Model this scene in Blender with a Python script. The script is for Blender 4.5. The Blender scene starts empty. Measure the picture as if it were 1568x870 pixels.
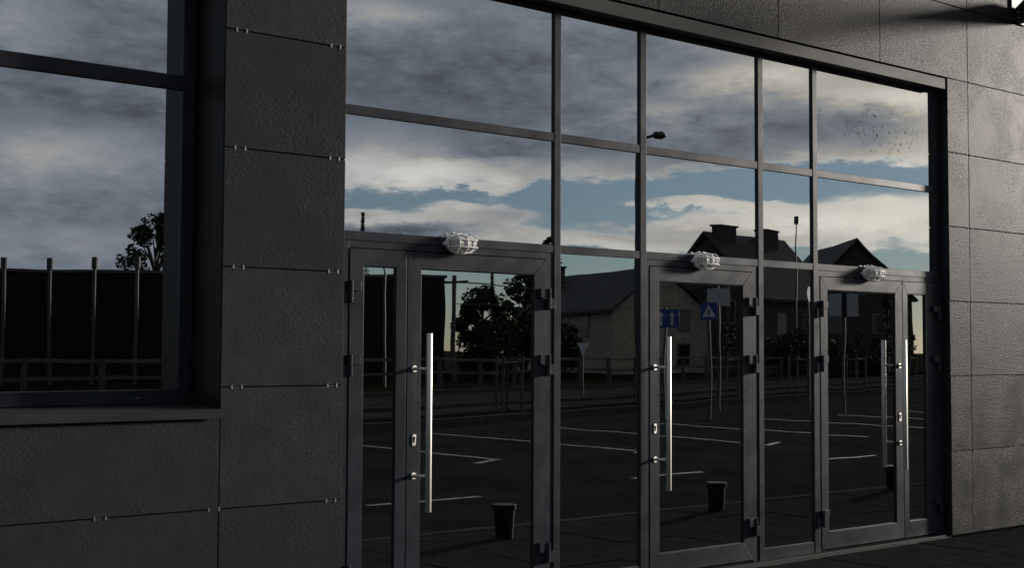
import bpy, bmesh, math, random
from mathutils import Matrix, Vector
R_ = math.radians
S = bpy.context.scene
COL = S.collection

# ------------------------------------------------------------------ camera
PAN, TILT, ROLL = 0.68376, 0.04957, 0.004703
CAM = Vector((0.0, -6.0705, 1.4777))
rt = Vector((math.cos(PAN), -math.sin(PAN), 0))
fw = Vector((math.sin(PAN)*math.cos(TILT), math.cos(PAN)*math.cos(TILT), math.sin(TILT)))
up = rt.cross(fw)
rt2 = rt*math.cos(ROLL) + up*math.sin(ROLL)
up2 = up*math.cos(ROLL) - rt*math.sin(ROLL)
cd = bpy.data.cameras.new('camera')
cd.sensor_width = 36; cd.lens = 2037.8/1568*36; cd.clip_end = 3000; cd.clip_start = .05
co = bpy.data.objects.new('camera', cd); COL.objects.link(co)
m = Matrix((rt2, up2, -fw)).transposed().to_4x4(); m.translation = CAM
co.matrix_world = m
S.camera = co

# ------------------------------------------------------------------ sun, sky, exposure
SUN_AZ, SUN_EL = 72.0, 10.0        # azimuth from the facade's outward normal towards +x
sx, sy, sz = math.sin(R_(SUN_AZ))*math.cos(R_(SUN_EL)), -math.cos(R_(SUN_AZ))*math.cos(R_(SUN_EL)), math.sin(R_(SUN_EL))
sd = bpy.data.lights.new('sun', 'SUN'); sd.energy = 4.4; sd.angle = R_(7.0); sd.color = (1.0, .92, .83)
so = bpy.data.objects.new('sun', sd); COL.objects.link(so)
so.rotation_euler = Vector((sx, sy, sz)).to_track_quat('Z', 'Y').to_euler(); so.location = (30, -30, 30)
S.view_settings.view_transform = 'Standard'; S.view_settings.look = 'None'
S.view_settings.gamma = 1; S.view_settings.exposure = 0.0; S.view_settings.use_curve_mapping = False

world = bpy.data.worlds.new('World'); S.world = world; world.use_nodes = True
NT = world.node_tree; NT.nodes.clear()

class X:                                   # tiny expression helper for math nodes
    nt = None
    def __init__(s, sock): s.s = sock
    @staticmethod
    def put(inp, v):
        if isinstance(v, X): X.nt.links.new(v.s, inp)
        else: inp.default_value = v
    @staticmethod
    def op(o, a, b=None, c=None, clamp=False):
        n = X.nt.nodes.new('ShaderNodeMath'); n.operation = o; n.use_clamp = clamp
        for i, v in enumerate((a, b, c)):
            if v is not None: X.put(n.inputs[i], v)
        return X(n.outputs[0])
    def __add__(s, o): return X.op('ADD', s, o)
    def __radd__(s, o): return X.op('ADD', s, o)
    def __sub__(s, o): return X.op('SUBTRACT', s, o)
    def __rsub__(s, o): return X.op('SUBTRACT', o, s)
    def __mul__(s, o): return X.op('MULTIPLY', s, o)
    def __rmul__(s, o): return X.op('MULTIPLY', s, o)
    def __truediv__(s, o): return X.op('DIVIDE', s, o)
def sstep(x, a, b):
    n = X.nt.nodes.new('ShaderNodeMapRange'); n.interpolation_type = 'SMOOTHSTEP'
    X.put(n.inputs[0], x); n.inputs[1].default_value = a; n.inputs[2].default_value = b
    return X(n.outputs[0])
def comb(a, b, c):
    n = X.nt.nodes.new('ShaderNodeCombineXYZ')
    for i, v in enumerate((a, b, c)): X.put(n.inputs[i], v)
    return X(n.outputs[0])
def noise(vec, scale, detail=6, rough=.55, dist=0.0, out=0):
    n = X.nt.nodes.new('ShaderNodeTexNoise'); X.put(n.inputs['Vector'], vec)
    n.inputs['Scale'].default_value = scale; n.inputs['Detail'].default_value = detail
    n.inputs['Roughness'].default_value = rough; n.inputs['Distortion'].default_value = dist
    return X(n.outputs[out])
def mixc(f, a, b):
    n = X.nt.nodes.new('ShaderNodeMix'); n.data_type = 'RGBA'
    X.put(n.inputs[0], f)
    for i, v in ((6, a), (7, b)):
        if isinstance(v, X): X.put(n.inputs[i], v)
        else: n.inputs[i].default_value = (*v, 1)
    return X(n.outputs[2])

def build_sky():
    X.nt = NT
    tc = NT.nodes.new('ShaderNodeTexCoord'); gen = X(tc.outputs['Generated'])
    sep = NT.nodes.new('ShaderNodeSeparateXYZ'); X.put(sep.inputs[0], gen)
    vx, vy, vz = (X(o) for o in sep.outputs)
    az = X.op('ARCTAN2', vx, vy*-1.0)*57.2958
    el = X.op('ARCSINE', vz)*57.2958
    big = comb(vx*6.0, vy*6.0, vz*22.0)
    w1 = noise(big, 1.0, 5, .55)
    off = NT.nodes.new('ShaderNodeVectorMath'); off.operation = 'ADD'
    X.put(off.inputs[0], big); off.inputs[1].default_value = (17.3, 4.1, 9.7); big2 = X(off.outputs[0])
    w2 = noise(big2, 1.35, 5, .55)
    fine = noise(big2, 4.6, 8, .70)
    puff = noise(comb(vx*34.0, vy*34.0, vz*70.0), 1.0, 4, .6)
    azw = az + (w1 - .5)*5.0 + (fine - .5)*2.5
    elw = el + (w2 - .5)*1.8 + (fine - .5)*1.0 + (puff - .5)*.5
    pos = comb(azw, elw, 0.0)
    def blobs(lst):
        tot = None
        for a, e, sa, se, amp in lst:
            s = NT.nodes.new('ShaderNodeVectorMath'); s.operation = 'SUBTRACT'
            X.put(s.inputs[0], pos); s.inputs[1].default_value = (a, e, 0)
            d = NT.nodes.new('ShaderNodeVectorMath'); d.operation = 'MULTIPLY'
            NT.links.new(s.outputs[0], d.inputs[0]); d.inputs[1].default_value = (1/sa, 1/se, 0)
            q = NT.nodes.new('ShaderNodeVectorMath'); q.operation = 'DOT_PRODUCT'
            NT.links.new(d.outputs[0], q.inputs[0]); NT.links.new(d.outputs[0], q.inputs[1])
            g = X.op('EXPONENT', X(q.outputs['Value'])*-.5)*amp
            tot = g if tot is None else tot + g
        return tot
    # how much cloud: an upper deck, a low bank near the horizon, clear strips between
    deck = sstep(elw, 7.2, 8.8)
    away = 1.0 - sstep(az, 12, 20)*(1.0 - sstep(az, 60, 70))      # the same broken cloud all round the horizon
    cover = deck + away*sstep(w2, .42, .6) + blobs([
        (21, 6, 5.5, 6, 1.3), (34.5, 7.6, 3.6, .8, 1.1), (38.2, 7.15, .6, .35, .9),
        (36.9, 6.25, 1.2, .16, .9), (38.6, 5.8, 1.3, .2, .6), (34.0, 5.35, 3.6, .5, 1.1), (38.6, 4.75, 1.7, .36, .9),
        (47.8, 6.15, 2.4, .18, .95), (48.4, 5.25, 3.4, .34, 1.0), (53.2, 5.55, 2.6, .55, 1.05),
        (43.0, 4.5, 2.5, .26, .9), (49.0, 4.4, 5.5, .25, .6), (43.5, 7.7, 3, .5, .5), (62, 6, 4, 2, .6),
    ]) - blobs([(36.5, 6.75, 2.6, .22, .5), (33.5, 6.25, 3.0, .18, .4)])
    cov = sstep(cover + (fine - .5)*.8 + (puff - .5)*.4, .28, .80)
    # how bright the cloud is
    br = .275 + (w1 - .5)*.34 + (fine - .5)*.26 + (puff - .5)*.24 + .68*blobs([
        (34.3, 7.5, 3.0, .75, 1.15), (38.2, 7.2, .6, .35, .35), (34.0, 5.75, 3.4, .25, .55), (36.9, 6.25, 1.2, .16, .5), (39.2, 4.95, 2.2, .35, .45),
        (33.0, 14.4, 2.0, .6, .45), (47.8, 6.15, 2.6, .25, .6), (48.2, 5.45, 4.2, .4, .5), (53.4, 5.6, 2.8, .6, .45),
        (48.0, 11.6, 2.0, .45, .40), (50.8, 11.4, 1.2, .35, .45), (55.4, 10.4, 2.2, .35, .55), (54.2, 7.6, 2.8, .35, .5), (45.5, 10.2, 1.2, .25, .30),
        (42.8, 7.6, 2.5, .4, .30), (43.0, 4.35, 3.0, .3, .45), (20.5, 8.0, 2.4, .9, .28), (18.0, 12.9, 1.4, .8, .25), (58, 6, 4, 3, .5), (44, 4.2, 14, .35, .3),
        (62, 15, 9, 6, .5), (66, 7, 10, 4, .4),
    ]) - .6*blobs([(33.6, 6.6, 1.3, .3, .30), (37.8, 8.5, 1.8, .22, .30), (34.5, 4.9, 2.6, .25, .25), (36.5, 11.5, 4.5, 1.4, .16), (21.8, 9.6, 3.0, .5, .16), (53.5, 9.3, 3.2, .8, .42), (45, 8.9, 5, .4, .12)])
    br = br + cov*(1.0 - cov)*.85
    br = X.op('MAXIMUM', br, .13)
    warm = sstep(az, 30, 62)
    lit = mixc(warm, (1.0, .97, .93), (1.06, .97, .82))
    grey = mixc(warm, (.84, .95, 1.10), (.90, .97, 1.05))
    tone = mixc(sstep(br, .28, .62), grey, lit)
    sc = NT.nodes.new('ShaderNodeVectorMath'); sc.operation = 'SCALE'
    X.put(sc.inputs[0], tone); X.put(sc.inputs['Scale'], br)
    sky = NT.nodes.new('ShaderNodeTexSky'); sky.sky_type = 'NISHITA'; sky.sun_disc = False
    sky.sun_elevation = R_(SUN_EL); sky.sun_rotation = math.atan2(sx, sy)
    sky.air_density = 1.0; sky.dust_density = 0.1; sky.ozone_density = 4.0
    hs = NT.nodes.new('ShaderNodeHueSaturation'); NT.links.new(sky.outputs[0], hs.inputs['Color']); hs.inputs['Saturation'].default_value = .72
    b1 = NT.nodes.new('ShaderNodeBackground'); NT.links.new(hs.outputs[0], b1.inputs[0]); b1.inputs[1].default_value = .056
    b2 = NT.nodes.new('ShaderNodeBackground'); NT.links.new(sc.outputs[0], b2.inputs[0]); b2.inputs[1].default_value = .80
    mx = NT.nodes.new('ShaderNodeMixShader'); X.put(mx.inputs[0], cov)
    NT.links.new(b1.outputs[0], mx.inputs[1]); NT.links.new(b2.outputs[0], mx.inputs[2])
    o = NT.nodes.new('ShaderNodeOutputWorld'); NT.links.new(mx.outputs[0], o.inputs[0])
build_sky()
world.cycles.sampling_method = 'MANUAL'; world.cycles.sample_map_resolution = 512
S.cycles.max_bounces = 8; S.cycles.diffuse_bounces = 2; S.cycles.glossy_bounces = 4; S.cycles.transparent_max_bounces = 6

# ------------------------------------------------------------------ materials
def mat(name, col, rough=.5, metal=0.0, spec=.5, var=0.0, vscale=3.0, bump=0.0, bscale=20.0, bdetail=6, stretch=(1, 1, 1), rvar=0.0, rand=False, coords='Object'):
    M = bpy.data.materials.new(name); M.use_nodes = True; nt = M.node_tree; X.nt = nt
    p = nt.nodes['Principled BSDF']
    p.inputs['Roughness'].default_value = rough; p.inputs['Metallic'].default_value = metal
    p.inputs['Specular IOR Level'].default_value = spec; p.inputs['Base Color'].default_value = (*col, 1)
    if var or bump or rvar:
        tc = nt.nodes.new('ShaderNodeTexCoord'); mp = nt.nodes.new('ShaderNodeMapping')
        nt.links.new(tc.outputs[coords], mp.inputs[0]); mp.inputs['Scale'].default_value = stretch
        if rand:
            oi = nt.nodes.new('ShaderNodeObjectInfo'); X.put(mp.inputs['Location'], comb(X(oi.outputs['Random'])*37.0, X(oi.outputs['Random'])*91.0, 0.0))
        v = X(mp.outputs[0])
        if var or rvar:
            n = noise(v, vscale, 7, .62)
            if var:
                f = sstep(n, .3, .7)
                X.put(p.inputs['Base Color'], mixc(f, tuple(c*(1-var) for c in col), tuple(min(1, c*(1+var)) for c in col)))
            if rvar: X.put(p.inputs['Roughness'], n*(2*rvar) + (rough - rvar))
        if bump:
            b = nt.nodes.new('ShaderNodeBump'); b.inputs['Strength'].default_value = 1; b.inputs['Distance'].default_value = bump
            X.put(b.inputs['Height'], noise(v, bscale, bdetail, .6)); nt.links.new(b.outputs[0], p.inputs['Normal'])
    return M

def tile_mat():
    M = bpy.data.materials.new('slate_tile'); M.use_nodes = True; nt = M.node_tree; X.nt = nt
    p = nt.nodes['Principled BSDF']
    tc = nt.nodes.new('ShaderNodeTexCoord'); oi = nt.nodes.new('ShaderNodeObjectInfo')
    mp = nt.nodes.new('ShaderNodeMapping'); nt.links.new(tc.outputs['Object'], mp.inputs[0])
    r = X(oi.outputs['Random']); X.put(mp.inputs['Location'], comb(r*37.0, 0.0, r*91.0)); v = X(mp.outputs[0])
    st = nt.nodes.new('ShaderNodeMapping'); X.put(st.inputs[0], v); st.inputs['Rotation'].default_value = (0, .45, 0); st.inputs['Scale'].default_value = (1, 1, 1.7); vs = X(st.outputs[0])
    n1 = noise(vs, 46, 4, .62, .5); n2 = noise(vs, 140, 2, .6); patch = sstep(noise(v, 3.2, 3, .5), .36, .62); n3 = noise(v, 2.0, 2, .5)
    h = sstep(n1, .38, .68)*(patch*.6 + .4) + n2*.38 + n3*.5
    b = nt.nodes.new('ShaderNodeBump'); b.inputs['Strength'].default_value = 1.0; b.inputs['Distance'].default_value = .0010
    X.put(b.inputs['Height'], h); nt.links.new(b.outputs[0], p.inputs['Normal'])
    c = mixc(sstep(noise(v, 5, 4, .65), .3, .7), (.041, .040, .0395), (.059, .0575, .0565))
    wv = nt.nodes.new('ShaderNodeMapping'); X.put(wv.inputs[0], v); wv.inputs['Scale'].default_value = (1, 1, .12)
    streak = sstep(noise(X(wv.outputs[0]), 9, 4, .6), .52, .75)
    c = mixc(streak*.35, c, (.075, .071, .067))
    X.put(p.inputs['Base Color'], mixc(r*.75, c, (.030, .0295, .0295)))
    X.put(p.inputs['Roughness'], n1*.14 + .30)
    p.inputs['Specular IOR Level'].default_value = .035
    return M

def glass_mat(name, smudge=False):
    M = bpy.data.materials.new(name); M.use_nodes = True; nt = M.node_tree; X.nt = nt; nt.nodes.clear()
    tc = nt.nodes.new('ShaderNodeTexCoord'); oi = nt.nodes.new('ShaderNodeObjectInfo')
    mp = nt.nodes.new('ShaderNodeMapping'); nt.links.new(tc.outputs['Object'], mp.inputs[0])
    r = X(oi.outputs['Random']); X.put(mp.inputs['Location'], comb(r*53.0, 0.0, r*29.0)); v = X(mp.outputs[0])
    b = nt.nodes.new('ShaderNodeBump'); b.inputs['Strength'].default_value = 1; b.inputs['Distance'].default_value = .0005
    X.put(b.inputs['Height'], noise(v, 1.9, 1.2, .4)); nrm = X(b.outputs[0])
    g = nt.nodes.new('ShaderNodeBsdfGlossy'); g.inputs['Roughness'].default_value = 0.004
    g.inputs['Color'].default_value = (.95, .98, 1, 1); X.put(g.inputs['Normal'], nrm)
    t = nt.nodes.new('ShaderNodeBsdfTransparent'); t.inputs['Color'].default_value = (.10, .105, .11, 1)
    d = nt.nodes.new('ShaderNodeBsdfDiffuse'); d.inputs['Color'].default_value = (.10, .10, .10, 1)
    dust = sstep(noise(v, 3.0, 8, .7), .42, .8)*.035
    fr = nt.nodes.new('ShaderNodeFresnel'); fr.inputs['IOR'].default_value = 1.5
    refl = X(fr.outputs[0])*.6 + .72
    if smudge:
        spots = sstep(noise(v, 34, 3, .6, .6), .60, .66)
        sp = nt.nodes.new('ShaderNodeSeparateXYZ'); nt.links.new(tc.outputs['Object'], sp.inputs[0])
        ox, oz = X(sp.outputs[0]), X(sp.outputs[2])
        qx = (ox - .03)*1.7; qz = (oz - .38)*5.0
        reg = X.op('EXPONENT', (qx*qx + qz*qz)*-1.0)
        mk = spots*sstep(reg, .35, .6)
        refl = refl*(1.0 - mk*.6); dust = dust + mk*.25
    a = nt.nodes.new('ShaderNodeMixShader'); X.put(a.inputs[0], refl); nt.links.new(t.outputs[0], a.inputs[1]); nt.links.new(g.outputs[0], a.inputs[2])
    e = nt.nodes.new('ShaderNodeMixShader'); X.put(e.inputs[0], dust); nt.links.new(a.outputs[0], e.inputs[1]); nt.links.new(d.outputs[0], e.inputs[2])
    o = nt.nodes.new('ShaderNodeOutputMaterial'); nt.links.new(e.outputs[0], o.inputs[0])
    return M

def line_paint():
    M = mat('worn_paint', (.52, .52, .50), .7); nt = M.node_tree; X.nt = nt
    tc = nt.nodes.new('ShaderNodeTexCoord'); n = noise(X(tc.outputs['Object']), 5, 8, .75)
    X.put(nt.nodes['Principled BSDF'].inputs['Base Color'], mixc(sstep(n, .40, .58), (.022, .022, .022), (.20, .20, .19)))
    return M

MT = dict(
    tile=tile_mat(), glass=glass_mat('mirror_glass'), glass_s=glass_mat('mirror_glass_spotted', True),
    frame=mat('anthracite_powder_coat', (.030, .0335, .042), .32, 0, .2, .2, 4, .00025, 160, 3, rvar=.12),
    flash=mat('anthracite_flashing', (.036, .036, .036), .52, 0, .08, .25, 4, .0004, 25, 4, stretch=(.6, 1, 3), rvar=.1),
    reveal=mat('shaded_reveal_sheet', (.010, .010, .011), .5),  # dark metal reveals turned from the sun; their shade is put into the colour
    dark=mat('black_gasket', (.008, .008, .009), .6),
    steel=mat('brushed_steel', (.70, .68, .64), .42, 1, .5, .08, 30, .00012, 220, 3, stretch=(1, 1, .05), rvar=.08),
    clip=mat('steel_clip', (.40, .40, .40), .42, 1),
    clip_shaded=mat('shaded_steel_clip', (.035, .034, .033), .6),  # same steel as the bright clips, with shade painted into the colour
    white=mat('white_enamel', (.86, .85, .82), .32, 0, .5, .05, 30),
    brown=mat('bakelite_holder', (.10, .06, .04), .5),
    wallback=mat('wall_backing', (.012, .012, .012), .9),
    interior=mat('interior_plaster', (.10, .10, .10), .9),
    roofing=mat('flat_roof_felt', (.06, .06, .06), .9, var=.2),
    slab=mat('paving_slab', (.028, .0275, .027), .9, 0, 0, .22, 6, .003, 50, 6, rand=True),
    pavebed=mat('paving_bed', (.03, .028, .026), .95),
    asphalt=mat('asphalt', (.022, .022, .023), .9, 0, 0, .25, .8, .004, 120, 4),
    road=mat('road_asphalt', (.030, .030, .030), .9, 0, 0, .22, .4, .004, 90, 4),
    kerb=mat('kerb_concrete', (.055, .054, .052), .9, 0, 0, .2, 3, .003, 60),
    grass=mat('short_grass', (.011, .014, .008), .95, 0, 0, .35, 1.5, .02, 25),
    earth=mat('meadow', (.018, .021, .012), .95, 0, 0, .35, .2, .05, 4),
    paint=line_paint(),
    hall=mat('dark_sheet_cladding', (.010, .010, .011), .7, 0, .1, .12, .6),
    galv=mat('galvanised_pole', (.055, .055, .055), .5, .6, .5, .15, 6),
    bark=mat('bark', (.05, .038, .028), .95, var=.3, vscale=5, bump=.02, bscale=12),
    leaf=mat('leaf', (.024, .034, .013), .9, 0, .05, .45, 1.2),
    needle=mat('needles', (.022, .034, .018), .9, 0, .05, .35, 1.2),
    brick=mat('pale_brick', (.30, .26, .20), .9, 0, .3, .18, 2.0, .01, 14),
    plaster=mat('dull_plaster', (.16, .14, .12), .9, 0, .3, .15, 1.0, .004, 20),
    darkwall=mat('dark_timber', (.045, .036, .03), .8, 0, .3, .2, 2.0, .01, 10),
    roof=mat('dark_roof', (.034, .033, .033), .7, 0, .2, .2, 1.5, .01, 8),
    chim=mat('chimney_brick', (.05, .043, .04), .9, 0, .3, .2, 3, .01, 14),
    pane=mat('house_pane', (.02, .022, .025), .08),
    wood=mat('weathered_timber', (.06, .052, .045), .85, 0, .3, .25, 6, .004, 30, stretch=(1, 1, .2)),
    blue=mat('sign_blue', (.010, .035, .17), .5), signw=mat('sign_white', (.42, .42, .42), .45), signb=mat('sign_back_aluminium', (.32, .33, .34), .45, .6),
    black=mat('black_plastic', (.010, .010, .010), .7, 0, .1), blacksteel=mat('black_steel', (.012, .012, .013), .4, 0, .5, .2, 8), wire=mat('cable', (.01, .01, .01), .6),
)
lg = bpy.data.materials.new('prismatic_lamp_glass'); lg.use_nodes = True; X.nt = lg.node_tree
pp = lg.node_tree.nodes['Principled BSDF']; pp.inputs['Base Color'].default_value = (.92, .92, .90, 1); pp.inputs['Roughness'].default_value = .2; pp.inputs['Transmission Weight'].default_value = .4; pp.inputs['IOR'].default_value = 1.3
_tc = X.nt.nodes.new('ShaderNodeTexCoord'); _w = X.nt.nodes.new('ShaderNodeTexWave'); _w.inputs['Scale'].default_value = 60; X.nt.links.new(_tc.outputs['Object'], _w.inputs[0])
_b = X.nt.nodes.new('ShaderNodeBump'); _b.inputs['Distance'].default_value = .002; X.nt.links.new(_w.outputs['Fac'], _b.inputs['Height']); X.nt.links.new(_b.outputs[0], pp.inputs['Normal'])
MT['lampglass'] = lg

# ------------------------------------------------------------------ building blocks
WP = {}                                   # world origin of each object (no rotated parents)
def link(o, parent, loc):
    COL.objects.link(o); WP[o.name] = Vector(loc)
    if parent is not None:
        o.parent = parent; o.location = Vector(loc) - WP[parent.name]
    else: o.location = loc
    return o
def tag(o, label=None, cat=None, group=None, kind=None):
    for k, v in (('label', label), ('category', cat), ('group', group), ('kind', kind)):
        if v: o[k] = v
    return o
def empty(name, loc, label=None, cat=None, group=None):
    o = bpy.data.objects.new(name, None); o.empty_display_size = .2
    link(o, None, loc); return tag(o, label, cat, group)
class MB:
    def __init__(s): s.v = []; s.f = []
    def add(s, vs, fs):
        n = len(s.v); s.v += [tuple(p) for p in vs]; s.f += [tuple(i+n for i in f) for f in fs]; return s
    def box(s, x0, x1, y0, y1, z0, z1):
        return s.add([(x, y, z) for z in (z0, z1) for y in (y0, y1) for x in (x0, x1)],
                     [(0, 2, 3, 1), (4, 5, 7, 6), (0, 1, 5, 4), (2, 6, 7, 3), (0, 4, 6, 2), (1, 3, 7, 5)])
    def prism(s, poly, d):                # poly: closed list of 3D points, d: extrusion vector
        n = len(poly); d = Vector(d)
        s.add([Vector(p) for p in poly] + [Vector(p)+d for p in poly],
              [tuple(range(n))[::-1], tuple(range(n, 2*n))] + [(i, (i+1) % n, n+(i+1) % n, n+i) for i in range(n)])
        return s
    def tube(s, pts, r, n=8, cap=True, closed=False):
        pts = [Vector(p) for p in pts]; k = len(pts); rs = r if isinstance(r, (list, tuple)) else [r]*k
        base = len(s.v); u = None
        for i, p in enumerate(pts):
            if closed: t = pts[(i+1) % k] - pts[i-1]
            else: t = pts[min(i+1, k-1)] - pts[max(i-1, 0)]
            t = t.normalized()
            if u is None: u = t.orthogonal().normalized()
            else: u = (u - t*u.dot(t)).normalized()
            w = t.cross(u)
            for j in range(n):
                a = 2*math.pi*j/n; s.v.append(tuple(p + (u*math.cos(a) + w*math.sin(a))*rs[i]))
        for i in range(k if closed else k-1):
            for j in range(n):
                a, b = base+i*n+j, base+i*n+(j+1) % n
                c, d = base+((i+1) % k)*n+(j+1) % n, base+((i+1) % k)*n+j
                s.f.append((a, b, c, d))
        if cap and not closed:
            s.f.append(tuple(range(base, base+n))[::-1]); s.f.append(tuple(range(base+(k-1)*n, base+k*n)))
        return s
    def mesh(s, name, o=(0, 0, 0)):
        me = bpy.data.meshes.new(name); ox, oy, oz = o
        me.from_pydata([(x-ox, y-oy, z-oz) for x, y, z in s.v], [], s.f); return me
    def build(s, name, material, parent=None, bevel=0.0, smooth=False, origin=None, fix=True):
        xs, ys, zs = zip(*s.v)
        o = origin or ((min(xs)+max(xs))/2, (min(ys)+max(ys))/2, min(zs))
        me = s.mesh(name, o); me.materials.append(MT[material])
        if fix:
            bm = bmesh.new(); bm.from_mesh(me); bmesh.ops.recalc_face_normals(bm, faces=bm.faces); bm.to_mesh(me); bm.free()
        if smooth: me.shade_smooth()
        ob = bpy.data.objects.new(name, me); link(ob, parent, o)
        if bevel:
            b = ob.modifiers.new('bevel', 'BEVEL'); b.width = bevel; b.segments = 2; b.limit_method = 'ANGLE'
        return ob
def copy_of(o, parent, loc, material=None):
    c = o.copy(); return link(c, parent, loc)

def rect_frame(mb, x0, x1, z0, z1, w, y0, y1, wb=None, gap=.0006):
    """four mitred bars round a rectangle; w = bar width (sides, top), wb = bottom"""
    wb = wb or w; g = gap
    P = lambda pts: [(x, y0, z) for x, z in pts]
    d = (0, y1-y0, 0)
    mb.prism(P([(x0, z0+g), (x0+w-g, z0+wb), (x0+w-g, z1-w), (x0, z1-g)]), d)
    mb.prism(P([(x1, z0+g), (x1-w+g, z0+wb), (x1-w+g, z1-w), (x1, z1-g)]), d)
    mb.prism(P([(x0+g, z1), (x0+w, z1-w+g), (x1-w, z1-w+g), (x1-g, z1)]), d)
    mb.prism(P([(x0+g, z0), (x0+w, z0+wb-g), (x1-w, z0+wb-g), (x1-g, z0)]), d)

# ------------------------------------------------------------------ ground, paving, car park, road
DIR = Vector((.954, -.30, 0)); NOR = Vector((-.30, -.954, 0))       # line of the road, and away from the facade
K0 = Vector((14.0, -14.4, 0))
def kp(s, off, z): p = K0 + DIR*s + NOR*off; return (p.x, p.y, z)
def sheet(name, pts, z, material):
    mb = MB(); mb.add([(x, y, z) for x, y in pts], [tuple(range(len(pts)))])
    return tag(mb.build(name, material), kind='structure')
sheet('ground', [(-900, -900), (900, -900), (900, 900), (-900, 900)], -.22, 'earth')
lot = sheet('parking_lot', [(-45, -2.62), (60, -2.62)] + [kp(s, .0, 0)[:2] for s in (47, 20, 0, -40)], -.06, 'asphalt')
pav = MB(); pav.box(-12, 20, -2.5, .6, -.22, -.035); pav = tag(pav.build('pavement', 'pavebed'), kind='structure')
sm = MB(); sm.box(-.297, .297, -.297, .297, -.035, 0); sm0 = None; rnd = random.Random(4)
for i in range(46):
    for j in range(4):
        x, y = -5.7 + i*.6, -.31 - j*.6
        loc = (x, y, -.001 + rnd.uniform(-.003, .003))
        if sm0 is None:
            sm0 = sm.build('paving_slab', 'slab', pav, bevel=.006, origin=(0, 0, 0)); sm0.location = Vector(loc) - WP[pav.name]; WP[sm0.name] = Vector(loc)
        else:
            c = copy_of(sm0, pav, loc); c.rotation_euler = (rnd.uniform(-.003, .003), rnd.uniform(-.003, .003), rnd.randrange(4)*math.pi/2)
ke = MB()
for i in range(32): ke.box(-12+i*1.0, -12+i*1.0+.994, -2.62, -2.5, -.2, -.01)
tag(ke.build('pavement_kerb', 'kerb', bevel=.01), kind='structure')
def stripe(a, b, w=.10):
    a, b = Vector((*a, 0)), Vector((*b, 0)); d = (b-a).normalized(); n = Vector((-d.y, d.x, 0))*w/2
    mb = MB(); mb.add([(p.x, p.y, -.055) for p in (a-n, b-n, b+n, a+n)], [(0, 1, 2, 3)])
    return mb.build('parking_line', 'paint', lot)
for x in (3.0, 5.9, 8.8, 11.6, 14.3, 17.2, 20.1, 23.4, 26.5, 29.4, 32.3): stripe((x, -8.3), (x+.1, min(-13.4, -14.4-(x-14)*.315+.5) if x < 14 else -13.9))
for a, b in (((7.2, -4.8), (8.6, -4.8)), ((11.3, -5.3), (12.6, -5.35)), ((15.2, -5.65), (16.7, -5.7)), ((19.3, -6.0), (20.8, -6.1))): stripe(a, b)
for x in (11.0, 14.0, 17.0): stripe((x, -8.0), (x+.7, -8.35))
kb = MB()
for i in range(90):
    a, b = -40+i*1.0, -40+i*1.0+.99
    kb.prism([kp(a, 0, -.2), kp(b, 0, -.2), kp(b, .15, -.2), kp(a, .15, -.2)], (0, 0, .32))
tag(kb.build('car_park_kerb', 'kerb', bevel=.012), kind='structure')
def strip(name, o0, o1, z, material, s0=-120, s1=160):
    return sheet(name, [kp(s0, o0, 0)[:2], kp(s1, o0, 0)[:2], kp(s1, o1, 0)[:2], kp(s0, o1, 0)[:2]], z, material)
strip('verge', .15, 4.0, .09, 'grass', -40, 50)
strip('footpath', 1.4, 2.9, .094, 'road', -40, 50)
strip('road', 4.0, 11.0, -.03, 'road')
strip('far_verge', 11.2, 40, .06, 'grass')
for off, nm in ((3.9, 'road_kerb'), (11.0, 'far_road_kerb')):
    q = MB()
    for i in range(70): q.prism([kp(-20+i, off, -.2), kp(-20+i+.99, off, -.2), kp(-20+i+.99, off+.2, -.2), kp(-20+i, off+.2, -.2)], (0, 0, .32))
    tag(q.build(nm, 'kerb'), kind='structure')

# ------------------------------------------------------------------ the building
YF = .08                                   # face of the entrance frames
B = empty('commercial_building', (4, 0, 0), 'dark grey tiled building with mirrored glazed entrance and large window', 'building')
# shell
W0 = MB()
YB0, YB1 = .03, .42
W0.box(-6, -.9, YB0, YB1, 0, 5.45)          # left of the window
W0.box(-.9, 3.07, YB0, YB1, 0, 1.12)        # under it
W0.box(-.9, 3.07, YB0, YB1, 3.72, 5.45)     # over it
W0.box(3.085, 3.785, YB0, YB1, 0, 3.72)     # pillar
W0.box(3.07, 9.5, YB0, YB1, 3.722, 5.45)    # over the entrance
W0.box(9.505, 16, YB0, YB1, 0, 5.45)        # right
W0.box(-6, -5.7, YB1, 12, 0, 5.45); W0.box(15.7, 16, YB1, 12, 0, 5.45); W0.box(-5.7, 15.7, 11.7, 12, 0, 5.45)
wall = W0.build('wall', 'wallback', B)
q = MB(); q.box(-6.02, 16.02, .01, 12.02, 5.45, 5.62); q.build('roof', 'roofing', B)
q = MB(); q.box(-5.7, 15.7, .43, 11.7, -.2, .0); q.build('interior_floor', 'interior', B)
q = MB(); q.box(-5.7, 15.7, 4.5, 4.6, .0, 5.44); q.build('interior_wall', 'interior', B)
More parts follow.
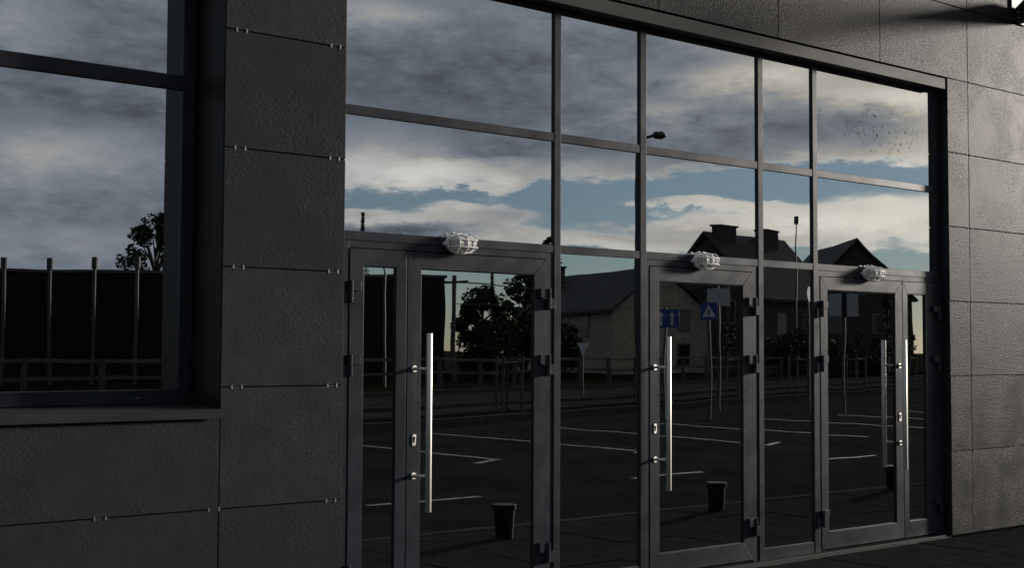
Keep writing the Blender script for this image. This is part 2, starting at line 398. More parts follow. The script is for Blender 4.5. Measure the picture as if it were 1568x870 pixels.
# facade tiles
SEAM = [.68 + .605*i for i in range(8)]     # .68 1.285 1.89 2.495 3.1 3.705 4.31 4.915
G = .003
tiles = {}
def tile(x0, x1, z0, z1):
    w, h = round(x1-x0-2*G, 4), round(z1-z0-2*G, 4); key = (w, h)
    loc = ((x0+x1)/2, 0, (z0+z1)/2 + 0)
    jit = rnd.uniform(-.0012, .0012)
    if key not in tiles:
        mb = MB(); mb.box(-w/2, w/2, 0, .012, -h/2, h/2)
        o = mb.build('facade_tile', 'tile', wall, bevel=.0018, origin=(0, 0, 0)); tiles[key] = o
        o.location = Vector((loc[0], jit, loc[2])) - WP[wall.name]; WP[o.name] = Vector(loc)
    else: o = copy_of(tiles[key], wall, (loc[0], jit, loc[2]))
    o.rotation_euler = (rnd.uniform(-.0022, .0022), 0, rnd.uniform(-.0022, .0022))
rows = [0.012] + SEAM[:6]
for a, b in zip(rows, rows[1:]):
    tile(3.078-G, 3.79+G, a, b)
    tile(9.493-G, 9.79, a, b)
    x = 9.79
    while x < 14: tile(x, x+1.205, a, b); x += 1.205
for a, b in ((.012, .68), (.68, 1.132)):
    x = 3.078-G
    for k in range(4): tile(x-1.205, x, a, b); x -= 1.205
for a, b in zip(SEAM[5:], SEAM[6:]):
    for k in range(-8, 4): tile(9.79+k*1.205, 9.79+(k+1)*1.205, a, b)
for a, b in zip(rows, rows[1:]):
    tile(-2.1, -.9, a, b)
# clips that hold the tiles in the seams
cm = MB()
for s in (-1, 1):
    cm.box(s*.027-.0025, s*.027+.0025, -.0035, -.0016, -.011, .011); cm.box(s*.027-.006*(s < 0), s*.027+.006*(s > 0), -.0032, -.0018, -.0035, .0035)
cm.box(-.03, .03, .013, .02, -.02, .02)
c0 = {}
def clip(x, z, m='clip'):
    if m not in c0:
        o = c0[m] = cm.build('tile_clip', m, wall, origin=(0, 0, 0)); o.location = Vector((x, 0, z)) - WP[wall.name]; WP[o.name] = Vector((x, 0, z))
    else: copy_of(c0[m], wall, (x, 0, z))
for z in SEAM[:6]:
    if z < 3.6:
        for x in (3.165, 3.722):
            if z > .7 or x > 3.5: clip(x, z)
    for x in (9.60, 9.79, 10.39, 10.995): clip(x, z, 'clip_shaded')
for x in (3.05, 2.47, 1.87): clip(x, SEAM[0])
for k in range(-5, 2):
    for dx in (0, .6): clip(9.79+k*1.205+dx, SEAM[6], 'clip_shaded')

# deep-set window on the left
WY = .33
win = MB(); rect_frame(win, -.86, 3.076, 1.195, 3.66, .072, WY, WY+.07); window = win.build('window', 'frame', B, bevel=.003)
tag(window, 'deep set dark framed window left of the tiled pillar')
q = MB(); q.box(-.788, 3.004, WY+.004, WY+.066, 2.82, 2.897); q.build('transom', 'frame', window, bevel=.003)
for z0, z1 in ((1.267, 2.82), (2.897, 3.588)):
    q = MB(); q.box(-.79, 3.006, WY+.02, WY+.044, z0-.002 if z0 < 2 else z0-.006, z1+.004); q.build('pane', 'glass', window)
q = MB(); q.prism([(-.89, WY+.05, 1.194), (-.89, -.034, 1.176), (-.89, -.034, 1.132), (-.89, -.031, 1.132), (-.89, -.031, 1.173), (-.89, WY+.05, 1.190)], (3.975, 0, 0)); q.build('sill', 'flash', window)
q = MB(); q.box(3.0765, 3.0845, .0125, WY+.08, 1.175, 3.70); q.build('reveal_panel', 'reveal', window)
q = MB(); q.box(-.9, 3.076, .0125, WY+.08, 3.662, 3.70); q.build('head_panel', 'reveal', window)
q = MB()
for i in range(4): q.prism([(2.76+i*.012, WY-.0006, 1.222), (2.768+i*.012, WY-.0006, 1.228), (2.768+i*.012, WY-.0006, 1.230), (2.76+i*.012, WY-.0006, 1.224)], (0, .002, 0))
q.build('drain_slot', 'clip', window)

# entrance screen: mullions, transoms, panes
Z1a, Z1b, Z2a, Z2b, ZT = 2.764, 2.817, 2.073, 2.123, 3.577
sc = MB(); sc.box(3.792, 3.832, YF, YF+.09, .0, 3.70); sc.box(9.424, 9.491, YF, YF+.09, .0, 3.70); sc.box(3.832, 9.424, YF+.001, YF+.09, ZT, 3.70)
screen = sc.build('glazed_screen', 'frame', B, bevel=.002)
tag(screen, 'anthracite frame of the glazed entrance front')
MULL = [(5.342, 5.395), (6.083, 6.137), (7.246, 7.298), (7.857, 7.908)]
for a, b in MULL:
    q = MB(); q.box(a, b, YF-.004, YF+.09, .0, ZT-.0005); q.build('mullion', 'frame', screen, bevel=.002)
BAYS = [(3.832, 5.342), (5.395, 6.083), (6.137, 7.246), (7.298, 7.857), (7.908, 9.424)]
for i, (a, b) in enumerate(BAYS):
    for z0, z1 in ((Z1a, Z1b), (Z2a, Z2b)):
        q = MB(); q.box(a+.0004, b-.0004, YF-.001, YF+.085, z0, z1); q.build('transom', 'frame', screen, bevel=.002)
    for z0, z1 in ((Z1b, ZT), (Z2b, Z1a)):
        q = MB(); q.box(a-.004, b+.004, YF+.013, YF+.037, z0-.004, z1+.004)
        o = q.build('pane', 'glass_s' if (i == 4 and z0 == Z1b) else 'glass', screen)
        if i == 4 and z0 == Z1b: tag(o, 'top right pane with dark spots on the glass')
    if i in (1, 3):
        q = MB(); q.box(a-.004, b+.004, YF+.013, YF+.037, .09, Z2a+.004); q.build('pane', 'glass', screen)
        q = MB(); q.box(a+.0004, b-.0004, YF, YF+.085, .0, .095); q.build('bottom_rail', 'frame', screen, bevel=.002)
# head flashing and side reveal
q = MB(); q.box(3.80, 9.425, -.022, -.018, 3.600, 3.684); q.box(3.80, 9.425, -.018, YF+.02, 3.600, 3.6035); q.box(3.80, 9.425, -.018, .02, 3.680, 3.684); q.build('head_flashing', 'flash', screen)
q = MB(); q.box(9.4925, 9.501, .0125, YF+.05, .0, 3.70); q.build('reveal_panel', 'reveal', screen)
q = MB(); q.box(3.785, 3.7905, .0125, YF+.05, .0, 3.70); q.build('reveal_panel', 'reveal', screen)
q = MB(); q.box(3.80, 9.49, .02, .16, -.02, .018); q.build('threshold', 'flash', screen, bevel=.003)

# doors
LT, LB, GT, GB = 2.029, .03, 1.933, .155
def hinge(x, z, side, parent):              # side -1: frame lies to the left of the joint
    q = MB()
    q.box(min(x, x-side*.062), max(x, x-side*.062), YF-.026, YF-.0005, z, z+.055)
    q.box(min(x+side*.006, x+side*.062), max(x+side*.006, x+side*.062), YF-.020, YF+.003, z-.066, z-.002)
    q.tube([(x+side*.004, YF-.024, z-.066), (x+side*.004, YF-.024, z+.056)], .013, 12)
    q.build('hinge', 'frame', parent, bevel=.002)
def door(x0, x1, leaves, main, hand, label):
    fr = MB()
    xl, xr = leaves[0][0]-.004, leaves[-1][1]+.004
    fr.box(x0+.0006, xl, YF+.004, YF+.085, .018, Z2a-.0005); fr.box(xr, x1-.0006, YF+.004, YF+.085, .018, Z2a-.0005); fr.box(xl, xr, YF+.004, YF+.085, LT+.004, Z2a-.0005)
    D = tag(fr.build('entrance_door', 'frame', B, bevel=.0015), label)
    q = MB(); q.box(xl, xr, YF+.03, YF+.06, LT, LT+.004); q.box(xl, xl+.004, YF+.03, YF+.06, LB, LT); q.box(xr-.004, xr, YF+.03, YF+.06, LB, LT)
    for k, (a, b, ga, gb) in enumerate(leaves):
        if k: q.box(leaves[k-1][1], a, YF+.03, YF+.06, LB, LT)
        lf = MB(); g = .0006
        Pn = lambda pts: [(x, YF, z) for x, z in pts]
        d = (0, .07, 0)
        lf.prism(Pn([(a, LB+g), (ga, GB), (ga, GT), (a, LT-g)]), d); lf.prism(Pn([(b, LB+g), (gb, GB), (gb, GT), (b, LT-g)]), d)
        lf.prism(Pn([(a+g, LT), (ga+g, GT+g), (gb-g, GT+g), (b-g, LT)]), d); lf.prism(Pn([(a+g, LB), (ga+g, GB-g), (gb-g, GB-g), (b-g, LB)]), d)
        lf.build('door_leaf', 'frame', D, bevel=.0022)
        p = MB(); p.box(ga-.005, gb+.005, YF+.015, YF+.039, GB-.005, GT+.005); p.build('pane', 'glass', D)
        s = MB(); w = .004                      # black gasket line round the glass
        s.box(ga, ga+w, YF+.010, YF+.0148, GB, GT); s.box(gb-w, gb, YF+.010, YF+.0148, GB, GT); s.box(ga+w, gb-w, YF+.010, YF+.0148, GT-w, GT); s.box(ga+w, gb-w, YF+.010, YF+.0148, GB, GB+w); s.build('glazing_gasket', 'dark', D)
    q.build('door_gasket', 'dark', D)
    for k, (a, b, ga, gb) in enumerate(leaves):
        hside = (1 if hand > 0 else -1) if k == main else (-1 if hand > 0 else 1)
        for z in (1.795, 1.393, .262): hinge(b+.002 if hside > 0 else a-.002, z, hside, D)
    a, b, ga, gb = leaves[main]
    st = (a+ga)/2 if hand > 0 else (b+gb)/2    # stile that carries the handle
    bx = st + hand*.047
    q = MB(); q.tube([(bx, 0, .572), (bx, 0, 1.568)], .018, 28); hb = q.build('handle', 'steel', D, bevel=.0012); hb.data.shade_smooth()
    for z in (1.369, .770):
        q = MB(); q.tube([(st, YF-.0005, z), (st, YF-.008, z)], .019, 20); q.tube([(st, YF-.006, z), (st, YF-.030, z), (st+hand*.006, YF-.040, z), (bx, .008, z)], .0095, 12)
        q.build('handle_bracket', 'steel', D)
    q = MB(); n = 24
    pts = [(st+.013*math.cos(t), YF-.006, .970+(.020 if math.sin(t) >= 0 else -.020)+.013*math.sin(t)) for t in (2*math.pi*i/n for i in range(n))]
    q.prism(pts, (0, .0062, 0)); lk = q.build('lock_escutcheon', 'steel', D, bevel=.001)
    q = MB(); q.tube([(st, YF-.0085, .982), (st, YF-.006, .982)], .0075, 14); q.box(st-.003, st+.003, YF-.0085, YF-.006, .955, .982); q.build('lock_cylinder', 'frame', D)
    return D
door(3.832, 5.342, [(3.876, 4.252, 3.968, 4.180), (4.258, 5.279, 4.352, 5.186)], 1, 1, 'wide entrance door with narrow side leaf, nearest the tiled pillar')
door(6.137, 7.246, [(6.171, 7.180, 6.260, 7.083)], 0, 1, 'single leaf entrance door in the middle of the front')
door(7.908, 9.424, [(7.940, 8.960, 8.024, 8.865), (8.966, 9.419, 9.030, 9.274)], 0, -1, 'entrance door with narrow side leaf at the far right end')

# ------------------------------------------------------------------ caged bulkhead lamps over the doors
def oval(rx, rz, n=36, e=2.5):
    return [(rx*math.copysign(abs(math.cos(t))**(2/e), math.cos(t)), rz*math.copysign(abs(math.sin(t))**(2/e), math.sin(t))) for t in (2*math.pi*i/n for i in range(n))]
def lamp(x, z, label):
    y = YF-.002
    L = empty('bulkhead_lamp', (x, y, z-.055), label, 'wall lamp', 'caged lamps over the doors')
    q = MB(); q.prism([(x+a, y, z+c) for a, c in oval(.088, .050)], (0, -.022, 0)); q.prism([(x+a, y-.022, z+c) for a, c in oval(.095, .056)], (0, -.016, 0)); base = q.build('base', 'white', L, bevel=.003)
    q = MB()
    for s in (-1, 1): q.tube([(x+s*.094, y, z), (x+s*.094, y-.030, z)], .0115, 12)
    q.build('screw_lug', 'white', L)
    q = MB()
    for dx in (-.045, .005):
        q.tube([(x+dx, y-.018, z+.048), (x+dx-.004, y-.022, z+.066)], [.0125, .010], 12)
    q.build('cable_gland', 'white', L)
    # glass body: domed oval
    q = MB(); N = 36; rings = []
    for f, dep in ((1, 0), (.985, .02), (.94, .036), (.84, .050), (.62, .060), (.3, .064)):
        rings.append([(x+a*f, y-.036-dep, z+c*f) for a, c in oval(.083, .046, N)])
    vs = [p for r in rings for p in r]; fs = []
    for k in range(len(rings)-1):
        for j in range(N): fs.append((k*N+j, k*N+(j+1) % N, (k+1)*N+(j+1) % N, (k+1)*N+j))
    fs.append(tuple(range((len(rings)-1)*N, len(rings)*N))); fs.append(tuple(range(N))[::-1])
    q.add(vs, fs); q.build('lamp_glass', 'lampglass', L, smooth=True)
    q = MB(); q.tube([(x-.07, y-.06, z), (x-.035, y-.06, z)], .017, 14); q.build('lamp_holder', 'brown', L)
    q = MB(); q.tube([(x-.035, y-.06, z), (x-.02, y-.06, z), (x+.01, y-.06, z), (x+.03, y-.06, z), (x+.042, y-.06, z)], [.012, .017, .022, .017, .004], 14); q.build('bulb', 'white', L, smooth=True)
    # cage: rim ring, two long wires, three hoops
    q = MB(); r = .0038
    q.tube([(x+a, y-.039, z+c) for a, c in oval(.094, .055)], .0055, 8, closed=True)
    for dz in (-.021, .021):
        q.tube([(x-.094, y-.040, z+dz), (x-.090, y-.070, z+dz), (x-.076, y-.094, z+dz), (x-.05, y-.104, z+dz), (x+.05, y-.104, z+dz), (x+.076, y-.094, z+dz), (x+.090, y-.070, z+dz), (x+.094, y-.040, z+dz)], r, 8)
    for dx in (-.058, 0, .058):
        q.tube([(x+dx, y-.040, z-.054), (x+dx, y-.070, z-.051), (x+dx, y-.092, z-.038), (x+dx, y-.1045, z-.018), (x+dx, y-.1045, z+.018), (x+dx, y-.092, z+.038), (x+dx, y-.070, z+.051), (x+dx, y-.040, z+.054)], r, 8)
    q.build('cage', 'white', L, smooth=True)
lamp(4.600, 2.086, 'white caged bulkhead lamp over the door nearest the tiled pillar')
lamp(6.660, 2.080, 'white caged bulkhead lamp over the single middle door')
lamp(8.530, 2.070, 'white caged bulkhead lamp over the rightmost door')

# ------------------------------------------------------------------ bracket on the wall at top right
KB = empty('wall_bracket', (10.50, 0, 4.31), 'black steel arm bracket bolted to the tiles at top right', 'bracket')
q = MB(); q.box(10.455, 10.66, -.018, -.002, 4.315, 4.80); q.build('wall_plate', 'blacksteel', KB, bevel=.003)
q = MB(); q.prism([(10.50, -.018, 4.318), (10.50, -.018, 4.44), (10.50, -.10, 4.50), (10.50, -1.2, 4.46), (10.50, -1.2, 4.34), (10.50, -.14, 4.322)], (.10, 0, 0)); q.build('arm', 'blacksteel', KB, bevel=.004)
for z in (4.352, 4.398):
    q = MB(); q.tube([(10.501, -.055, z), (10.488, -.055, z)], .013, 6); q.build('bolt', 'clip', KB, bevel=.001)
q = MB(); q.box(10.40, 10.70, -1.45, -1.18, 4.30, 4.52); q.build('lamp_housing', 'blacksteel', KB, bevel=.01)

# ------------------------------------------------------------------ what the glass mirrors: the far side of the car park
def ash_bin(x, y, label):
    E_ = empty('planter_bucket', (x, y, -.001), label, 'bucket', 'black buckets by the doors')
    q = MB(); n = 20; pr = [(.082, 0), (.098, .22), (.100, .225)]
    q.tube([(x, y, .0), (x, y, .225)], [.068, .082], n); q.build('body', 'black', E_, smooth=False)
    q = MB(); q.tube([(x, y, .22), (x, y, .262)], [.092, .094], n); q.build('rim', 'black', E_, bevel=.004)
ash_bin(6.62, -1.95, 'black rimmed bucket on the paving, nearest the tiled pillar')
ash_bin(9.30, -2.15, 'black rimmed bucket on the paving, middle of the three')
ash_bin(12.2, -2.25, 'black rimmed bucket on the paving, rightmost of the three')

# long dark hall
hA, hB = Vector((3.0, -59.5, 0)), Vector((35.5, -42.05, 0)); hd = (hB-hA).normalized(); hn = Vector((hd.y, -hd.x, 0))
H = empty('storage_hall', tuple((hA+hB)/2), 'long low black windowless hall across the road, mirrored in the glass', 'building')
q = MB(); q.prism([hA, hB, hB+hn*14, hA+hn*14], (0, 0, 4.75)); q.build('wall', 'hall', H)
q = MB(); q.prism([hA-hn*.1-hd*.1+Vector((0, 0, 4.75)), hB-hn*.1+hd*.1+Vector((0, 0, 4.75)), hB+hn*14.1+hd*.1+Vector((0, 0, 4.75)), hA+hn*14.1-hd*.1+Vector((0, 0, 4.75))], (0, 0, .12)); q.build('roof', 'roofing', H)
# posts before it
for i, (x, y, z) in enumerate(((16.40, -43.08, 4.8), (18.0, -42.5, 4.83), (19.4, -41.97, 4.87), (20.8, -41.38, 4.92))):
    E_ = empty('steel_post', (x, y, .05), ('thin steel post before the black hall, %s of the four' % ('leftmost', 'second from left', 'third from left', 'rightmost')[i]), 'post', 'posts before the hall')
    q = MB(); q.tube([(x, y, .0), (x, y, z-.4)], [.075, .065], 10); q.build('shaft', 'galv', E_)
    q = MB(); q.tube([(x, y, z-.4), (x, y, z)], .12, 10); q.build('cap', 'galv', E_)

def street_lamp(x, y, h, arm, label, r=.09):
    E_ = empty('street_lamp', (x, y, 0), label, 'street lamp', 'street lamps across the car park')
    q = MB(); q.tube([(x, y, -.1), (x, y, 1.2), (x, y, h)], [r*1.3, r, r*.7], 12); q.build('pole', 'galv', E_)
    ax, ay = arm; q = MB(); q.tube([(x, y, h-.05), (x+ax*.3, y+ay*.3, h+.25), (x+ax*.8, y+ay*.8, h+.34)], r*.5, 8); q.build('arm', 'galv', E_)
    q = MB(); q.tube([(x+ax*.75, y+ay*.75, h+.33), (x+ax*.9, y+ay*.9, h+.36), (x+ax*1.3, y+ay*1.3, h+.36), (x+ax*1.5, y+ay*1.5, h+.33)], [.05, .13, .14, .04], 10); q.build('lamp_head', 'blacksteel', E_, smooth=True)
street_lamp(29.45, -23.62, 7.9, (.42, .40), 'tall street lamp beside the pale brick house', .10)
street_lamp(27.75, -35.3, 4.4, (-.45, .2), 'short street lamp in front of the black hall', .06)

# houses
def frame_of(a, b):
    d = (b-a); L = d.length; d.normalize(); n = Vector((-d.y, d.x, 0)); return d, n, L
def house(name, a, b, hw, ridge, eave, wallmat, label, chims=(), over=.35, wins=(), dormer=None):
    a, b = Vector((*a, 0)), Vector((*b, 0)); d, n, L = frame_of(a, b)
    E_ = empty(name, tuple((a+b)/2), label, 'house', 'houses across the road')
    q = MB(); z = Vector((0, 0, 1))
    q.prism([a-n*hw-z*.2, a-n*hw+z*eave, a+z*(ridge-.25), a+n*hw+z*eave, a+n*hw-z*.2], d*L); q.build('wall', wallmat, E_)
    sl = (ridge-eave)/hw
    rf = None
    q = MB()
    for s in (-1, 1):
        e0 = n*s*(hw+over) + z*(eave-sl*over); t = z*.18
        q.prism([a-d*over+z*ridge, a-d*over+e0, a-d*over+e0+t, a-d*over+z*ridge+t], d*(L+2*over))
    rf = q.build('roof', 'roof', E_)
    for f, off, cw, ch in chims:
        c = a+d*L*f+n*off; q = MB()
        q.prism([c-d*cw-n*.35+z*(ridge-1.3), c+d*cw-n*.35+z*(ridge-1.3), c+d*cw+n*.35+z*(ridge-1.3), c-d*cw+n*.35+z*(ridge-1.3)], (0, 0, 1.3+ch)); q.build('chimney', 'chim', rf)
        q = MB(); q.prism([c-d*(cw+.08)-n*.43+z*(ridge+ch), c+d*(cw+.08)-n*.43+z*(ridge+ch), c+d*(cw+.08)+n*.43+z*(ridge+ch), c-d*(cw+.08)+n*.43+z*(ridge+ch)], (0, 0, .12)); q.build('chimney_cap', 'chim', rf)
    for face, u, zc, w, h in wins:              # face 'a' gable at a, '+' / '-' long walls
        if face == 'a': o, ud, out = a+n*u, n, -d
        elif face == 'b': o, ud, out = b+n*u, n, d
        elif face == '+': o, ud, out = a+d*u+n*hw, d, n
        else: o, ud, out = a+d*u-n*hw, d, -n
        P4 = lambda ww, hh, k: [o+ud*sx_*ww/2+z*(zc+sz_*hh/2)+out*k for sx_, sz_ in ((-1, -1), (1, -1), (1, 1), (-1, 1))]
        q = MB(); q.prism(P4(w+.2, h+.2, -.02), out*.05); wf = q.build('window', 'plaster', E_)
        q = MB(); q.prism(P4(w, h, .028), out*.012); q.build('window_pane', 'pane', wf)
    return E_
house('brick_house', (62.8, -65.0), (60.0, -52.5), 3.6, 6.6, 4.0, 'brick', 'pale brick house with dark roof, mirrored between the first two doors', [(.12, 1.2, .35, .6)], wins=[('+', 3, 3.0, .9, 1.2), ('+', 6, 3.0, .9, 1.2), ('+', 9.5, 3.0, .9, 1.2), ('b', -1.6, 3.4, .8, 1.3), ('b', 1.4, 3.4, .8, 1.3), ('b', -1.6, 1.2, .9, 1.3), ('b', 1.4, 1.0, .9, 1.6)])
house('gabled_house', (63.4, -51.8), (72.0, -52.8), 3.6, 8.95, 5.0, 'darkwall', 'dark gabled house with two chimneys, mirrored over the middle door', [(.16, .3, .9, .55), (.72, .4, .8, .55)], wins=[('a', -1.6, 4.0, .9, 1.3), ('a', 1.6, 4.0, .9, 1.3), ('a', 0, 6.6, .9, 1.2), ('+', 3, 3.2, 1, 1.3), ('+', 6, 3.2, 1, 1.3), ('+', 8, 3.2, 1, 1.3)])
house('gabled_house', (83.8, -55.3), (92.9, -66.5), 4.2, 9.9, 5.6, 'darkwall', 'dark gabled house mirrored over the rightmost door', [], wins=[('a', 0, 6.4, .9, 1.2), ('a', -1.7, 3.6, .9, 1.3), ('a', 1.7, 3.6, .9, 1.3), ('-', 4, 3.2, 1, 1.3), ('-', 8, 3.2, 1, 1.3)])
q = MB(); q.tube([(61.2, -42.9, 0), (61.2, -42.9, 8.9)], [.06, .04], 8); am = q.build('antenna_mast', 'galv'); tag(am, 'thin antenna mast with a small head between the gabled houses', 'mast')
q = MB(); q.tube([(61.2, -42.9, 8.85), (61.2, -42.9, 9.3)], .16, 8); q.build('antenna_head', 'galv', am)

# trees
def leaf_cloud(clumps, n, size, seed, flat=.0):
    r = random.Random(seed); mb = MB()
    for k in range(n):
        c, rad = r.choice(clumps)
        while True:
            p = Vector((r.uniform(-1, 1), r.uniform(-1, 1), r.uniform(-1, 1)))
            if p.length < 1 and (p.length > .35 or r.random() < .4): break
        p = Vector(c) + Vector((p.x*rad, p.y*rad, p.z*rad*(1-flat)))
        u = Vector((r.gauss(0, 1), r.gauss(0, 1), r.gauss(0, .6))).normalized(); w = u.orthogonal().normalized(); w.rotate(Matrix.Rotation(r.uniform(0, 6.3), 3, u))
        s = size*r.uniform(.6, 1.3)
        mb.add([p-u*s, p+w*s*.45, p+u*s, p-w*s*.45], [(0, 1, 2, 3)])
    return mb
def broad_tree(name, x, y, h, rad, label, seed, n=6500, size=.17, low=.35, lean=0):
    r = random.Random(seed); E_ = empty(name, (x, y, 0), label, 'tree', 'trees across the road')
    t = MB(); top = Vector((x+lean, y, h*.8)); t.tube([(x, y, -.1), (x+lean*.3, y, h*.3), (x+lean*.6, y, h*.55), top], [rad*.075+.05, rad*.06+.03, rad*.04+.02, .02], 9)
    clumps = []
    for k in range(34):
        a = r.uniform(0, 6.283); zz = r.uniform(low, .98); wid = math.sin(min(1, max(.08, (zz-low)/(1-low)*.86+.12))*math.pi)**.7
        d = rad*wid*r.uniform(.35, 1.0); c = Vector((x+lean*zz+math.cos(a)*d, y+math.sin(a)*d, h*zz))
        clumps.append((c, rad*r.uniform(.16, .33)))
        b = Vector((x+lean*zz*.6, y, h*max(.2, zz-.22))); t.tube([b, (b+c)/2+Vector((0, 0, -.1)), c], [rad*.025+.015, rad*.016+.01, .008], 5)
    t.build('trunk', 'bark', E_, smooth=True, fix=False)
    leaf_cloud(clumps, n, size, seed+1).build('crown', 'leaf', E_, fix=False)
def spruce(name, x, y, h, rad, label, seed, n=2600, mt='needle', base=.12, pw=1.0):
    r = random.Random(seed); E_ = empty(name, (x, y, 0), label, 'tree', 'trees across the road')
    t = MB(); t.tube([(x, y, -.1), (x, y, h*.5), (x, y, h)], [rad*.11+.04, rad*.06+.02, .01], 8); t.build('trunk', 'bark', E_, fix=False)
    mb = MB()
    for k in range(n):
        f = r.random()**.75; zz = base + (1-base)*f; rr = rad*((1-f)**pw)*(.75+.25*math.sin(f*46))
        a = r.uniform(0, 6.283); d = rr*r.uniform(.25, 1)**.6
        p = Vector((x+math.cos(a)*d, y+math.sin(a)*d, h*zz-d*.25)); u = Vector((math.cos(a), math.sin(a), r.uniform(-.5, .3))).normalized(); w = Vector((-u.y, u.x, r.uniform(-.4, .4))).normalized(); s = r.uniform(.10, .24)*min(1, rad/1.3+.35)
        mb.add([p-u*s, p+w*s*.35, p+u*s, p-w*s*.35], [(0, 1, 2, 3)])
    mb.build('crown', mt, E_, fix=False)
broad_tree('leafy_tree', 31.9, -64.5, 8.9, 2.3, 'leafy tree rising behind the black hall, mirrored in the deep set window', 11, n=3600, size=.15)
spruce('spruce_tree', 46.0, -65.2, 10.2, 1.1, 'slender spruce tip rising behind the black hall', 5, 1500)
broad_tree('leafy_tree', 47.9, -55.2, 5.0, 1.9, 'round leafy tree mirrored in the wide door nearest the pillar', 23, n=3600, low=.3)
spruce('spruce_tree', 47.6, -54.0, 5.9, .6, 'small dark spruce behind the round leafy tree', 6, 1200)
broad_tree('leafy_tree', 45.4, -48.3, 5.6, 1.3, 'loose leafy tree beside the pale brick house', 31, n=2400)
broad_tree('leafy_tree', 52.9, -55.2, 8.6, .9, 'tall narrow leafy tree left of the pale brick house', 37, n=2200, size=.14)
broad_tree('leafy_tree', 51.2, -52.9, 6.6, .6, 'leafy tree against the gable of the pale brick house', 41, n=2200, size=.14)
for i, (x, y, h) in enumerate(((79.0, -45.2, 8.3), (79.7, -44.5, 8.6), (80.6, -43.6, 7.9), (77.2, -47.9, 6.6))):
    spruce('poplar_tree', x, y, h, .75, 'pointed dark poplar right of the gabled houses, %s of four' % ('third from right', 'second from right', 'rightmost', 'leftmost')[i], 50+i, 1300, 'leaf', .1, .55)
# hedge
def hedge(a, b, h, w, seed, label):
    a, b = Vector((*a, 0)), Vector((*b, 0)); L = (b-a).length; r = random.Random(seed); cl = []
    for k in range(int(L*2.2)):
        p = a+(b-a)*r.random()+Vector((r.uniform(-w, w), r.uniform(-w, w), 0)); zc = r.uniform(.3, 1)*h; cl.append((Vector((p.x, p.y, zc)), .62))
    E_ = empty('hedge', tuple((a+b)/2), label, 'hedge'); leaf_cloud(cl, int(L*420), .17, seed).build('foliage', 'leaf', E_, fix=False)
    q = MB()
    for k in range(int(L)):
        p = a+(b-a)*(k+.5)/int(L); q.tube([(p.x, p.y, -.1), (p.x+.1, p.y, h*.9)], [.05, .02], 5)
    q.build('stem', 'bark', E_, fix=False)
hedge((37, -43.5), (47, -46.6), 2.4, .8, 3, 'ragged dark hedge mirrored below the round leafy tree')
hedge((57, -41.5), (72, -44), 1.9, .8, 8, 'ragged dark hedge in front of the gabled houses')

# fence of posts and two rails beyond the road
FN = empty('rail_fence', kp(20, 12.2, .06), 'low weathered post and rail fence along the far side of the road', 'fence')
pm = None
for i in range(26):
    p = kp(-6+i*2.4, 12.2, 0)
    if pm is None:
        q = MB(); q.box(-.06, .06, -.06, .06, 0, 1.2); pm = q.build('post', 'wood', FN, origin=(0, 0, 0)); pm.location = Vector(p)-WP[FN.name]; WP[pm.name] = Vector(p)
    else: copy_of(pm, FN, p)
    if i < 25:
        p2 = kp(-6+(i+1)*2.4, 12.2, 0)
        for z in (.62, 1.08):
            q = MB(); a, b = Vector(p)+Vector((0, 0, z)), Vector(p2)+Vector((0, 0, z)); q.prism([a-NOR*.02, a+NOR*.02, a+NOR*.02+Vector((0, 0, .10)), a-NOR*.02+Vector((0, 0, .10))], b-a); q.build('rail', 'wood', FN)
# staked saplings on the verge
for i, (s, o) in enumerate(((2.2, 2.1), (8.6, 2.0), (14.0, 2.1), (19.6, 2.1), (25.4, 2.1), (31.5, 2.0))):
    x, y, _ = kp(s+3, o-1.2, 0)
    E_ = empty('staked_sapling', (x, y, .09), 'thin sapling tied between three stakes, %s along the verge' % ('first', 'second', 'third', 'fourth', 'fifth', 'sixth')[i], 'sapling', 'saplings on the verge')
    q = MB(); q.tube([(x, y, 0), (x+.03, y, 1.2), (x, y+.02, 2.1)], [.03, .025, .01], 6); q.build('stem', 'bark', E_)
    st = [(x+.35*math.cos(a), y+.35*math.sin(a)) for a in (0.4, 2.5, 4.6)]
    for a, b in st:
        q = MB(); q.tube([(a, b, 0), (a, b, 1.35)], .035, 7); q.build('stake', 'wood', E_)
    for k in range(3):
        a, b = st[k], st[(k+1) % 3]; q = MB(); q.tube([(*a, 1.2), (*b, 1.2)], .028, 6); q.build('crossbar', 'wood', E_)
    r = random.Random(i); leaf_cloud([(Vector((x, y, 1.7)), .3), (Vector((x+.1, y, 2.05)), .2)], 160, .07, 70+i).build('crown', 'leaf', E_, fix=False)

# signs
def sign_post(name, x, y, h, label, cat='road sign'):
    E_ = empty(name, (x, y, .0), label, cat, 'road signs'); q = MB(); q.tube([(x, y, -.1), (x, y, h)], .03, 8); q.build('post', 'galv', E_); return E_
def plate(E_, x, y, z, w, h, front, facing, mt, name='plate', t=.012, k=0.0):
    f = Vector((*facing, 0)).normalized(); u = Vector((-f.y, f.x, 0)); o = Vector((x, y, z)) + f*k
    pts = [o+u*sx_*w/2+Vector((0, 0, sz_*h/2)) for sx_, sz_ in front]
    q = MB(); q.prism(pts, f*t); return q.build(name, mt, E_)
SQ = ((-1, -1), (1, -1), (1, 1), (-1, 1))
fc = (-.75, .66)
E_ = sign_post('lane_sign', 21.5, -14.7, 2.45, 'blue lane direction sign with two white arrows, mirrored in the middle door')
bp = plate(E_, 21.5, -14.7, 2.2, .62, .42, SQ, fc, 'blue', 'panel', k=.035)
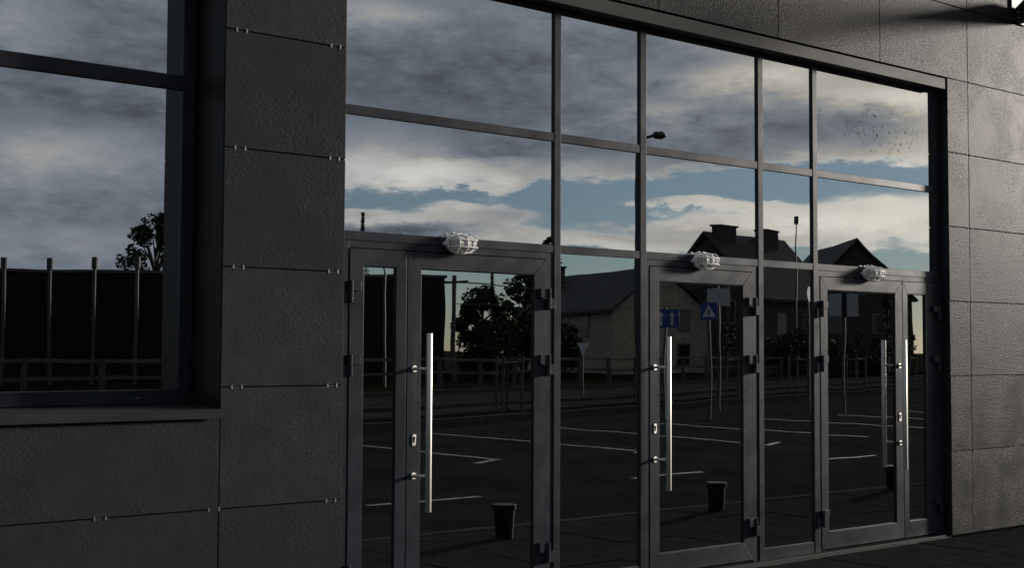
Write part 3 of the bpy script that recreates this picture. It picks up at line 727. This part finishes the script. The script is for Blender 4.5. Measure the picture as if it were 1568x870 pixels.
for du, sg in ((-.14, -1), (.10, 1)):
    ar = [(du-.025, -.15), (du+.025, -.15), (du+.025, .02), (du+.025+.03*sg, .06), (du+.07, .06), (du, .16), (du-.07, .06), (du-.025, .06)]
    plate(E_, 21.5, -14.7, 2.2, 2, 2, ar, fc, 'signw', 'arrow', .003, .049)
E_ = sign_post('crossing_sign', 22.16, -13.95, 2.55, 'blue pedestrian crossing sign with white triangle, mirrored in the middle door')
plate(E_, 22.16, -13.95, 2.37, .38, .38, SQ, fc, 'blue', 'panel', k=.035)
plate(E_, 22.16, -13.95, 2.37, .30, .30, ((-1, -.85), (1, -.85), (0, .95)), fc, 'signw', 'triangle', .003, .049)
pman = [(-.05, -.11), (-.03, -.11), (0, -.04), (.04, -.11), (.06, -.11), (.02, -.01), (.02, .03), (.06, .0), (.06, .02), (.015, .06), (-.02, .06), (-.05, .01), (-.03, .0), (-.015, .03), (-.015, -.02)]
plate(E_, 22.16, -13.95, 2.35, 2*.7, 2*.7, pman, fc, 'black', 'walking_figure', .003, .053)
E_ = sign_post('notice_board', 25.3, -16.5, 3.1, 'pale rectangular sign board on a post, mirrored near the top of the middle door')
plate(E_, 25.3, -16.5, 2.84, .55, .42, SQ, fc, 'signb', 'panel', k=.035)
E_ = sign_post('sign_back', 27.2, -14.1, 2.95, 'grey back of a road sign, mirrored in the rightmost door')
plate(E_, 27.2, -14.1, 2.62, .66, .55, SQ, fc, 'signb', 'panel', k=.035); plate(E_, 27.2, -14.1, 2.62, .10, .6, SQ, fc, 'black', 'rail', .02, .05)
E_ = sign_post('round_sign', 28.25, -16.04, 3.2, 'round white road sign seen at a slant, mirrored between the right doors')
plate(E_, 28.25, -16.04, 2.99, .40, .40, [(math.cos(2*math.pi*i/24), math.sin(2*math.pi*i/24)) for i in range(24)], (.35, .9), 'signw', 'disc', k=.035)
E_ = sign_post('yield_sign', 30.3, -27.1, 1.75, 'small white inverted triangle sign before the pale brick house')
plate(E_, 30.3, -27.1, 1.52, .42, .42, ((-1, 1), (0, -1), (1, 1)), fc, 'signw', 'triangle', k=.035)
# overhead wires with their poles
def wpole(x, y, h, label):
    E_ = empty('utility_pole', (x, y, 0), label, 'utility pole', 'utility poles'); q = MB(); q.tube([(x, y, -.1), (x, y, h)], [.13, .09], 9); q.build('pole', 'wood', E_)
    q = MB(); q.prism([Vector((x, y, h-.35))+DIR*a+NOR*b for a, b in ((-.05, -.7), (.05, -.7), (.05, .7), (-.05, .7))], (0, 0, .1)); q.build('crossarm', 'wood', E_)
wpole(35.75, -41.7, 4.85, 'short utility pole at the corner of the black hall')
wpole(60.5, -47.5, 6.0, 'utility pole beside the gabled houses')
for i, z in enumerate((4.62, 4.52, 3.6)):
    a, b = Vector((35.75, -41.7, z)), Vector((60.5, -47.5, z+1.1)); o = NOR*(.6, -.6, .1)[i]
    q = MB(); q.tube([a+o+(b-a)*t/12-Vector((0, 0, .5*4*(t/12)*(1-t/12))) for t in range(13)], .018, 5)
    tag(q.build('overhead_wire', 'wire'), ('upper overhead wire on the far side of the pole tops', 'upper overhead wire on the near side of the pole tops', 'lowest overhead wire strung between the two utility poles')[i], 'wire', 'overhead wires')
